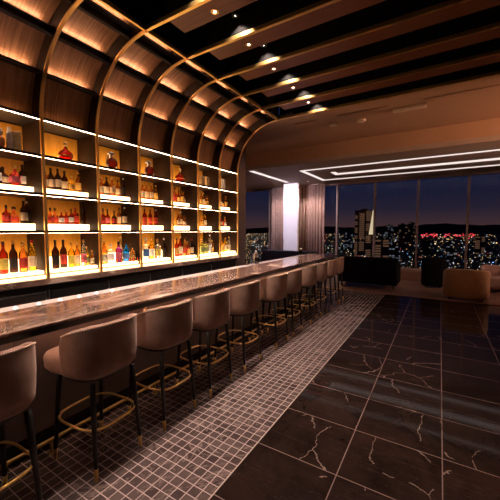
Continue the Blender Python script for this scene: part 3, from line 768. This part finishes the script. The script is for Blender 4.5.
carton(207.5, .07, .20, 'right one of two cream gift boxes, top shelf of sixth bay', CRM, 'gift boxes in the sixth bay', -3.93)
carton(223.5, .08, .22, 'white gift box standing alone on top shelf, last bay', plain('white_card', (.75, .7, .68), .5))
# red shot glasses in front, third bay bottom
for j, px in enumerate((116.5, 120.5, 129, 133, 137)):
    x = -3.86; bm = bmesh.new(); lathe(bm, [(.014, 0), (.017, .002), (.020, .052), (.018, .052), (.015, .006)], 14)
    o = tag(fin('shot_glass', bm, glass('glass_rosy', (.85, .35, .28), body=.2), smooth=True), 'tiny rosy shot glass before the bottles, bottom shelf, third bay, %s from left' % ORD[j], 'shot glass', 'shot glasses on the bottom shelf')
    o.location = (x, y_at(px, x), STAND[4])

# ------------------------------------------------------------------ things on the bar
CG = glass('glass_plain', (.95, .93, .92), body=.06)
def tumbler(x, y, label, h=.09, r=.036):
    bm = bmesh.new(); lathe(bm, [(r*.85, 0), (r*.9, .002), (r, h), (r*.93, h), (r*.8, .008)], 18)
    o = tag(fin('tumbler', bm, CG, smooth=True), label, 'glass', 'glasses on the bar'); o.location = (x, y, BZ + .001)
    bm = bmesh.new(); lathe(bm, [(r*.78, .010), (r*.86, h*.5)], 16); fin('drink', bm, glass('glass_drink', (.85, .5, .3), body=.3), o, True)
tumbler(-2.70, 4.28, 'drinks tumbler in the cluster on the far half of the bar, left one')
tumbler(-2.62, 4.48, 'drinks tumbler in the cluster on the far half of the bar, right one', .10)
for x, y, lb in ((-2.71, 4.60, 'steel cocktail shaker behind the tumbler cluster on the bar'),):
    t = empty('cocktail_shaker', (x, y, BZ + .001), lb, 'shaker')
    bm = bmesh.new(); lathe(bm, [(.032, 0), (.036, .01), (.044, .13), (.042, .135)], 20); fin('cup', bm, STEEL, t, True)
    bm = bmesh.new(); lathe(bm, [(.0425, .136), (.036, .165), (.018, .185), (.018, .21), (.014, .215)], 20); fin('lid', bm, STEEL, t, True)
t = empty('cocktail_glass', (-2.50, 6.1, BZ + .001), 'tall pale drink glass standing alone near the far end of the bar', 'glass')
bm = bmesh.new(); lathe(bm, [(.034, 0), (.034, .004), (.008, .01), (.008, .04), (.03, .07), (.038, .21), (.035, .21), (.027, .072)], 18); fin('bowl', bm, CG, t, True)
bm = bmesh.new(); lathe(bm, [(.026, .075), (.0345, .19)], 16); fin('drink', bm, plain('milky_drink', (.9, .78, .68), .4), t, True)
# ------------------------------------------------------------------ lounge furniture
def cushion(bm, x0, x1, y0, y1, z0, z1, w=.04):
    b = boxes((x0, x1, y0, y1, z0, z1)); bevelled(b, w, 4)
    me = bpy.data.meshes.new('t'); b.to_mesh(me); b.free(); bm.from_mesh(me); bpy.data.meshes.remove(me)
def sofa(loc, w, d, h, label, m, legm=LEGM):
    t = empty('sofa', loc, label, 'sofa')
    def c(nm, *a, **k):
        bm = bmesh.new(); cushion(bm, *a, **k); fin(nm, bm, m, t, False)
    c('backrest', -w/2, w/2, -d/2, -d/2 + .2, .12, h, w=.05)
    c('armrest', -w/2, -w/2 + .16, -d/2 + .205, d/2, .12, .62)
    c('armrest', w/2 - .16, w/2, -d/2 + .205, d/2, .12, .62)
    c('seat', -w/2 + .165, w/2 - .165, -d/2 + .205, d/2, .12, .44)
    for sx in (-1, 1):
        for sy in (-1, 1):
            bm = bmesh.new(); tube(bm, [(sx*(w/2 - .1), sy*(d/2 - .1), 0.0), (sx*(w/2 - .1), sy*(d/2 - .1), .118)], .02, 10); fin('leg', bm, legm, t)
sofa((-1.75, 9.55, .004), 1.62, .85, .88, 'long black high-backed sofa seen from behind near the windows', DARKF)
sofa((-4.35, 9.9, .004), 2.0, .85, .95, 'dark blue-black sofa beyond the far end of the bar below the white column', plain('navy_fabric', (.02, .02, .05), .8))
def lounge_chair(loc, w, h, label, m, rz=0, group=None):
    t = empty('lounge_chair', loc, label, 'chair', group, rz)
    # curved wrap-around back with rounded top corners
    bm = bmesh.new(); N = 30; A = math.radians(105); rings = []
    for i in range(N + 1):
        f = -1 + 2*i/N; a = A*f - PI/2
        x, y = sup(a, w/2, w*.42, 4.0)
        dd = min(1, (1 - abs(f)) / .22); zt = h - .16*(1 - math.sqrt(max(0, 1 - (1 - dd)**2)))
        d2 = min(1, (w/2 - abs(x)) / .10); zt -= .09*(1 - math.sqrt(max(0, 1 - (1 - d2)**2)))
        xi, yi = sup(a, w/2 - .07, w*.42 - .07, 4.0)
        ring = [(x*.94, y*.94, .06), (x, y, .12), (x, y, zt - .03), (x*.985, y*.985, zt - .006), (xi*1.03, yi*1.03, zt), (xi, yi, zt - .03), (xi, yi, .12), (xi*.96, yi*.96, .06)]
        rings.append([bm.verts.new(p) for p in ring])
    M = 8
    for a_, b_ in zip(rings, rings[1:]):
        for j in range(M): bm.faces.new((a_[j], a_[(j+1) % M], b_[(j+1) % M], b_[j]))
    bm.faces.new(rings[0]); bm.faces.new(rings[-1][::-1])
    fin('backrest', bm, m, t, True)
    bm = bmesh.new(); cushion(bm, -w/2 + .085, w/2 - .085, -w*.42 + .085, w*.42, .07, .40, w=.05); fin('seat', bm, m, t)
    for sx in (-1, 1):
        for sy in (-1, 1):
            bm = bmesh.new(); tube(bm, [(sx*(w/2 - .14), sy*(w*.42 - .14), 0.0), (sx*(w/2 - .14), sy*(w*.42 - .14), .068)], .02, 10); fin('leg', bm, LEGM, t)
    return t
lounge_chair((.565, 9.0, .004), .92, .735, 'tan lounge chair with rounded back, seen from behind at the wooden floor edge', TAN)
lounge_chair((1.66, 8.35, .0), .90, .74, 'tan lounge chair cut off by the right edge of the view', TAN, rz=.1)
lounge_chair((-.12, 10.35, .004), .62, .86, 'dark upright lounge chair between the black sofa and the tan chair', DARKF)
lounge_chair((1.35, 10.5, .004), .75, .68, 'pale rose lounge chair behind the tan chair near the windows', plain('rose_fabric', (.45, .28, .24), .8), rz=PI)
# window bench
t = empty('window_bench', (-.95, 11.35, .004), 'low brown bench against the window behind the black sofa', 'bench')
for nm, b, m in (('base', (-.62, .62, -.18, .18, 0, .30), plain('bench_brown', (.30, .17, .12), .6)), ('cushion', (-.62, .62, -.19, .19, .302, .38), plain('bench_cushion', (.4, .25, .19), .7))):
    fin(nm, bevelled(boxes(b), .012), m, t)
# side table with a lamp
t = empty('side_table', (1.95, 9.75, .004), 'small round dark side table near the right edge by the windows', 'table')
bm = bmesh.new(); lathe(bm, [(.24, .50), (.25, .505), (.25, .525), (.24, .53)], 28); fin('tabletop', bm, BLACK, t)
bm = bmesh.new(); lathe(bm, [(.16, 0), (.16, .012), (.02, .02), (.02, .498)], 20); fin('pedestal', bm, BRASSD, t)
t = empty('table_lamp', (1.95, 9.75, .536), 'small glowing lamp on the round side table', 'lamp')
bm = bmesh.new(); lathe(bm, [(.06, 0), (.06, .01), (.01, .02), (.01, .16)], 16); fin('base', bm, BRASSD, t)
bm = bmesh.new(); lathe(bm, [(.075, .162), (.05, .26)], 20); fin('lamp_shade', bm, emis('lamp_glow', (1, .75, .55), 2.5), t)

# added globes out of view on the right, warm fill for bulkhead and ceiling
def fill_globe(x, y, z, e, label):
    t = empty('fill_lamp', (x, y, CZ), label, 'lamp', 'added fill globes')
    inv = Matrix.Translation(t.location).inverted()
    bm = bmesh.new(); tube(bm, [(x, y, z + .15), (x, y, CZ + .3)], .006, 8); q = fin('cord', bm, BLACK, t); q.matrix_parent_inverse = inv
    bm = bmesh.new(); bmesh.ops.create_uvsphere(bm, u_segments=20, v_segments=12, radius=.15, matrix=Matrix.Translation((x, y, z)))
    q = fin('lamp_shade', bm, emis('fill_glow', (1, .5, .25), 22), t, True); q.matrix_parent_inverse = inv
fill_globe(2.9, 6.1, 2.95, 60, 'added unseen fill globe over the lounge, farther from the windows')
fill_globe(4.3, 9.4, 2.3, 60, 'added unseen fill globe over the lounge, nearer the windows')

def fill_spot(loc, target, power, size, label, col):  # unseen spotlights added to lift the bulkhead and the low ceiling
    t = empty('fill_spotlight', loc, label, 'spotlight', 'added fill spotlights')
    d = (Vector(target) - Vector(loc)).normalized(); q = d.to_track_quat('-Z', 'Y')
    bm = bmesh.new(); tube(bm, [(.10, 0, 0), (0, 0, 0)], .012, 8); fin('bracket', bm, BLACK, t)
    bm = bmesh.new(); tube(bm, [-d*.07, d*.05], .045, 16); fin('housing', bm, BLACK, t)
    bm = bmesh.new(); tube(bm, [d*.051, d*.053], .038, 16); fin('lens', bm, SPOTM, t)
    l = bpy.data.lights.new('spot_lamp', 'SPOT'); l.energy = power; l.spot_size = math.radians(size); l.spot_blend = .9; l.color = col; l.shadow_soft_size = .03
    o = bpy.data.objects.new('spot_lamp', l); C.objects.link(o); o.parent = t; o.location = d*.06; o.rotation_euler = q.to_euler()
fill_spot((4.88, 6.05, 2.75), (-1.2, 7.7, 3.72), 1500, 54, 'added unseen fill spotlight aimed up at the brown bulkhead', (1, .5, .26))
fill_spot((4.88, 9.0, 2.2), (0, 10.0, 3.4), 380, 110, 'added unseen fill spotlight aimed up at the low lounge ceiling', (1, .58, .42))
# wash lamp added to brighten the white column evenly
downlight(-4.83, 9.0, LOWZ - .013, 'added downlight washing the white column', 300, size=95, aim=(0, 1.72, -1.25), col=(.95, .85, 1), group='low ceiling downlights')
downlight(-4.15, 10.75, LOWZ - .001, 'small downlight in front of the right curtain', 85, size=120, col=(1, .85, .75), group='low ceiling downlights')
downlight(-5.5, 10.75, LOWZ - .001, 'small downlight in front of the left curtain', 50, size=120, col=(1, .85, .75), group='low ceiling downlights')

# ------------------------------------------------------------------ the city outside
GZ = -95.0
bm = boxes((-14000, 9000, 60, 16000, GZ - 5, GZ))
struct(fin('ground_city', bm, plain('night_ground', (.012, .011, .013), .9, nscale=.01)))
bm = bmesh.new(); n = 160; rows = [[], [], []]
for i in range(n + 1):
    a = math.radians(-75 + 125*i/n); d = 9000
    hh = 215 + 45*math.sin(i*.21) + 28*math.sin(i*.53 + 1) + 12*math.sin(i*1.7)
    hh *= .55 + .45 * min(1, max(0, (math.degrees(a) + 32) / 30))
    for j, (dd, z) in enumerate(((0, GZ - 20), (900, GZ + 95 + hh * .62), (3500, GZ - 20))):
        rows[j].append(bm.verts.new(((d + dd)*math.sin(a), (d + dd)*math.cos(a), z)))
for a_, b_ in zip(rows, rows[1:]):
    for i in range(n): bm.faces.new((a_[i], a_[i+1], b_[i+1], b_[i]))
struct(fin('ground_mountains', bm, plain('mountain', (.02, .016, .02), .95, nscale=.002)))

cl = {'a': emis('city_amber', (1, .50, .16), 2.3), 'w': emis('city_white', (.85, .92, 1), 1.9), 'y': emis('city_yellow', (1, .74, .38), 2.2),
      'b': emis('city_blue', (.2, .45, 1), 2.4), 'r': emis('city_red', (1, .06, .08), 1.5), 'g': emis('city_green', (.3, 1, .55), .8), 'd': emis('city_dim', (.75, .6, .5), .35)}
keys = list(cl)
bm = bmesh.new()
def lite(a, d, z, w, h, mi):
    x, y = d*math.sin(a), d*math.cos(a); u = Vector((math.cos(a), -math.sin(a), 0)) * w / 2; p = Vector((x, y, GZ + z))
    f = Vector((math.sin(a), math.cos(a), 0)) * w
    b = [bm.verts.new(p + s*u + t_*f + Vector((0, 0, zz))) for zz in (0, h) for s, t_ in ((-1, 0), (1, 0), (1, 1), (-1, 1))]
    for q in ((0,1,5,4), (1,2,6,5), (2,3,7,6), (3,0,4,7), (4,5,6,7)): bm.faces.new([b[i] for i in q]).material_index = mi
for i in range(4000):
    a = math.radians(random.uniform(-52, 26) if i % 14 else random.uniform(-34, -28))
    # even in image height: distance ~ 1/uniform
    t_ = random.random(); dy = 4 + 42 * t_**1.35; d = F_PX * 97 / dy * random.uniform(.95, 1.05)
    s = d / F_PX
    far_ = dy < 14
    if math.degrees(a) < -31.5: mi = random.choices(range(7), [6, .3, 4, .1, .1, .1, 3])[0]
    elif far_: mi = random.choices(range(7), [4, 3, 4, .5, .9, .2, 5])[0]
    else: mi = random.choices(range(7), [1.5, 4, 2, 1.0, .3, .7, 6])[0]
    w = s * random.uniform(.2, .6) * (1.8 if random.random() < .06 else 1); h = s * random.uniform(.15, .4)
    lite(a, d, random.uniform(1, 9), w, h, mi)
# red glowing strips of the far avenue
for a0, a1 in ((-2.5, -.4), (.6, 4.4)):
    for i in range(30): lite(math.radians(random.uniform(a0, a1)), random.uniform(3800, 6500), random.uniform(5, 40), 16, 7, 4)
o = fin('city_lights', bm, [cl[k] for k in keys]); tag(o, 'scattered coloured street and building lights of the night city', 'city lights'); o['kind'] = 'stuff'

def facade(name, col, strength, dens, sx, sz, wall=(.03, .025, .03)):
    m, nt, out = newmat(name); b = pbsdf(nt, wall, .8)
    tc = nt.nodes.new('ShaderNodeTexCoord'); sp = nt.nodes.new('ShaderNodeSeparateXYZ'); nt.links.new(tc.outputs['Object'], sp.inputs[0])
    u = mathn(nt, 'DIVIDE', mathn(nt, 'ADD', sp.outputs['X'], sp.outputs['Y']), sx); v = mathn(nt, 'DIVIDE', sp.outputs['Z'], sz)
    cb_ = nt.nodes.new('ShaderNodeCombineXYZ'); nt.links.new(mathn(nt, 'FLOOR', u), cb_.inputs[0]); nt.links.new(mathn(nt, 'FLOOR', v), cb_.inputs[1])
    wn = nt.nodes.new('ShaderNodeTexWhiteNoise'); nt.links.new(cb_.outputs[0], wn.inputs['Vector'])
    on = mathn(nt, 'LESS_THAN', wn.outputs['Value'], dens)
    inx = mathn(nt, 'GREATER_THAN', mathn(nt, 'FRACT', u), .25); inz = mathn(nt, 'GREATER_THAN', mathn(nt, 'FRACT', v), .4)
    e = mathn(nt, 'MULTIPLY', mathn(nt, 'MULTIPLY', on, mathn(nt, 'MULTIPLY', inx, inz)), strength)
    b.inputs['Emission Color'].default_value = (*col, 1); nt.links.new(e, b.inputs['Emission Strength'])
    nt.links.new(b.outputs[0], out.inputs[0]); return m
FA = [facade('facade_warm', (1, .50, .28), .10, .75, 22, 7, (.05, .03, .025)), facade('facade_cool', (.8, .85, 1), .14, .3, 8, 6), facade('facade_dark', (1, .6, .4), .12, .12, 9, 7)]
def at(px, d):
    a = math.atan((px - 250) / F_PX) - YAW; return a, d*math.sin(a), d*math.cos(a)
def building(px0, px1, ytop, d, m, label, roof=True):
    a, x, y = at((px0 + px1)/2, d); fd = d*math.cos(a + YAW)
    w = (px1 - px0) * fd / F_PX; h = 97 + (230 - ytop) * fd / F_PX - 1
    t = empty('building', (x, y, GZ), label, 'building', None, -a)
    bm = boxes((-w/2, w/2, 0, w*.8, 0, h)); fin('wall', bm, m, t)
    fin('roof', boxes((-w*.52, w*.52, -w*.02, w*.82, h, h + 3), (-w*.2, w*.15, w*.2, w*.5, h + 3, h + 9)), plain('flat_roof', (.02, .018, .02), .9), t)
    return t, w, h
t, w, h = building(355, 373, 211, 1150, FA[0], 'tall lit hotel tower on the left of the city view')
# floodlit fin of the hotel
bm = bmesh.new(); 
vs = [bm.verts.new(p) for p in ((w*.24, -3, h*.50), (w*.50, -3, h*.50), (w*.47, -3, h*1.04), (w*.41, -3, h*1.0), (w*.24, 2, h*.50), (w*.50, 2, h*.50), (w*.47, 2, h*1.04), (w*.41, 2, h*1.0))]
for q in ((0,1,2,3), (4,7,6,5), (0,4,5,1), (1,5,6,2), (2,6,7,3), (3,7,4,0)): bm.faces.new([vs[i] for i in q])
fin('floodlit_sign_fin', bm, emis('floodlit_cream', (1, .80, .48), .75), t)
for px0, px1, yt, d, m, lb in (
    (374, 388, 239, 900, FA[0], 'low bright building right of the tall hotel tower'),
    (385, 393, 226, 1900, FA[1], 'slim mid-rise building left of the second window bar in the city'),
    (398, 407, 225, 1700, FA[2], 'dark broad mid-rise block between two window bars in the city'),
    (408, 414, 223, 2100, FA[2], 'dark slim block beside the third window bar in the city'),
    (345, 352, 232, 1500, FA[1], 'small cool-lit block left of the hotel tower'),
    (421, 430, 240, 1300, FA[2], 'small dark block low in the city centre view'),
    (447, 453, 243, 1100, FA[1], 'small cool-lit low block in the right-hand city view'),
    (476, 484, 236, 1500, FA[0], 'small warm-lit block at the right of the city view'),
    (390, 400, 246, 900, FA[1], 'low cool-lit block behind the black sofa in the city')
):
    building(px0, px1, yt, d, m, lb)

# ------------------------------------------------------------------ world: dusk sky
w = bpy.data.worlds.new('dusk'); S.world = w; w.use_nodes = True; nt = w.node_tree; nt.nodes.clear()
out = nt.nodes.new('ShaderNodeOutputWorld'); bg = nt.nodes.new('ShaderNodeBackground')
tc = nt.nodes.new('ShaderNodeTexCoord'); sp = nt.nodes.new('ShaderNodeSeparateXYZ'); nt.links.new(tc.outputs['Generated'], sp.inputs[0])
r = ramp(nt, sp.outputs['Z'], [(0, (.060, .028, .026)), (.022, (.050, .027, .032)), (.06, (.020, .016, .032)), (.12, (.009, .011, .032)), (.2, (.006, .009, .028)), (1, (.003, .004, .012))])
nt.links.new(r.outputs[0], bg.inputs[0]); bg.inputs[1].default_value = 1.0; nt.links.new(bg.outputs[0], out.inputs[0])

S.view_settings.view_transform = 'Standard'; S.view_settings.look = 'None'; S.view_settings.exposure = 0; S.view_settings.gamma = 1
S.view_settings.use_curve_mapping = False
S.cycles.transparent_max_bounces = 16; S.cycles.max_bounces = 8; S.cycles.diffuse_bounces = 4; S.cycles.glossy_bounces = 4
S.cycles.sample_clamp_indirect = 6; S.cycles.caustics_reflective = False; S.cycles.caustics_refractive = False
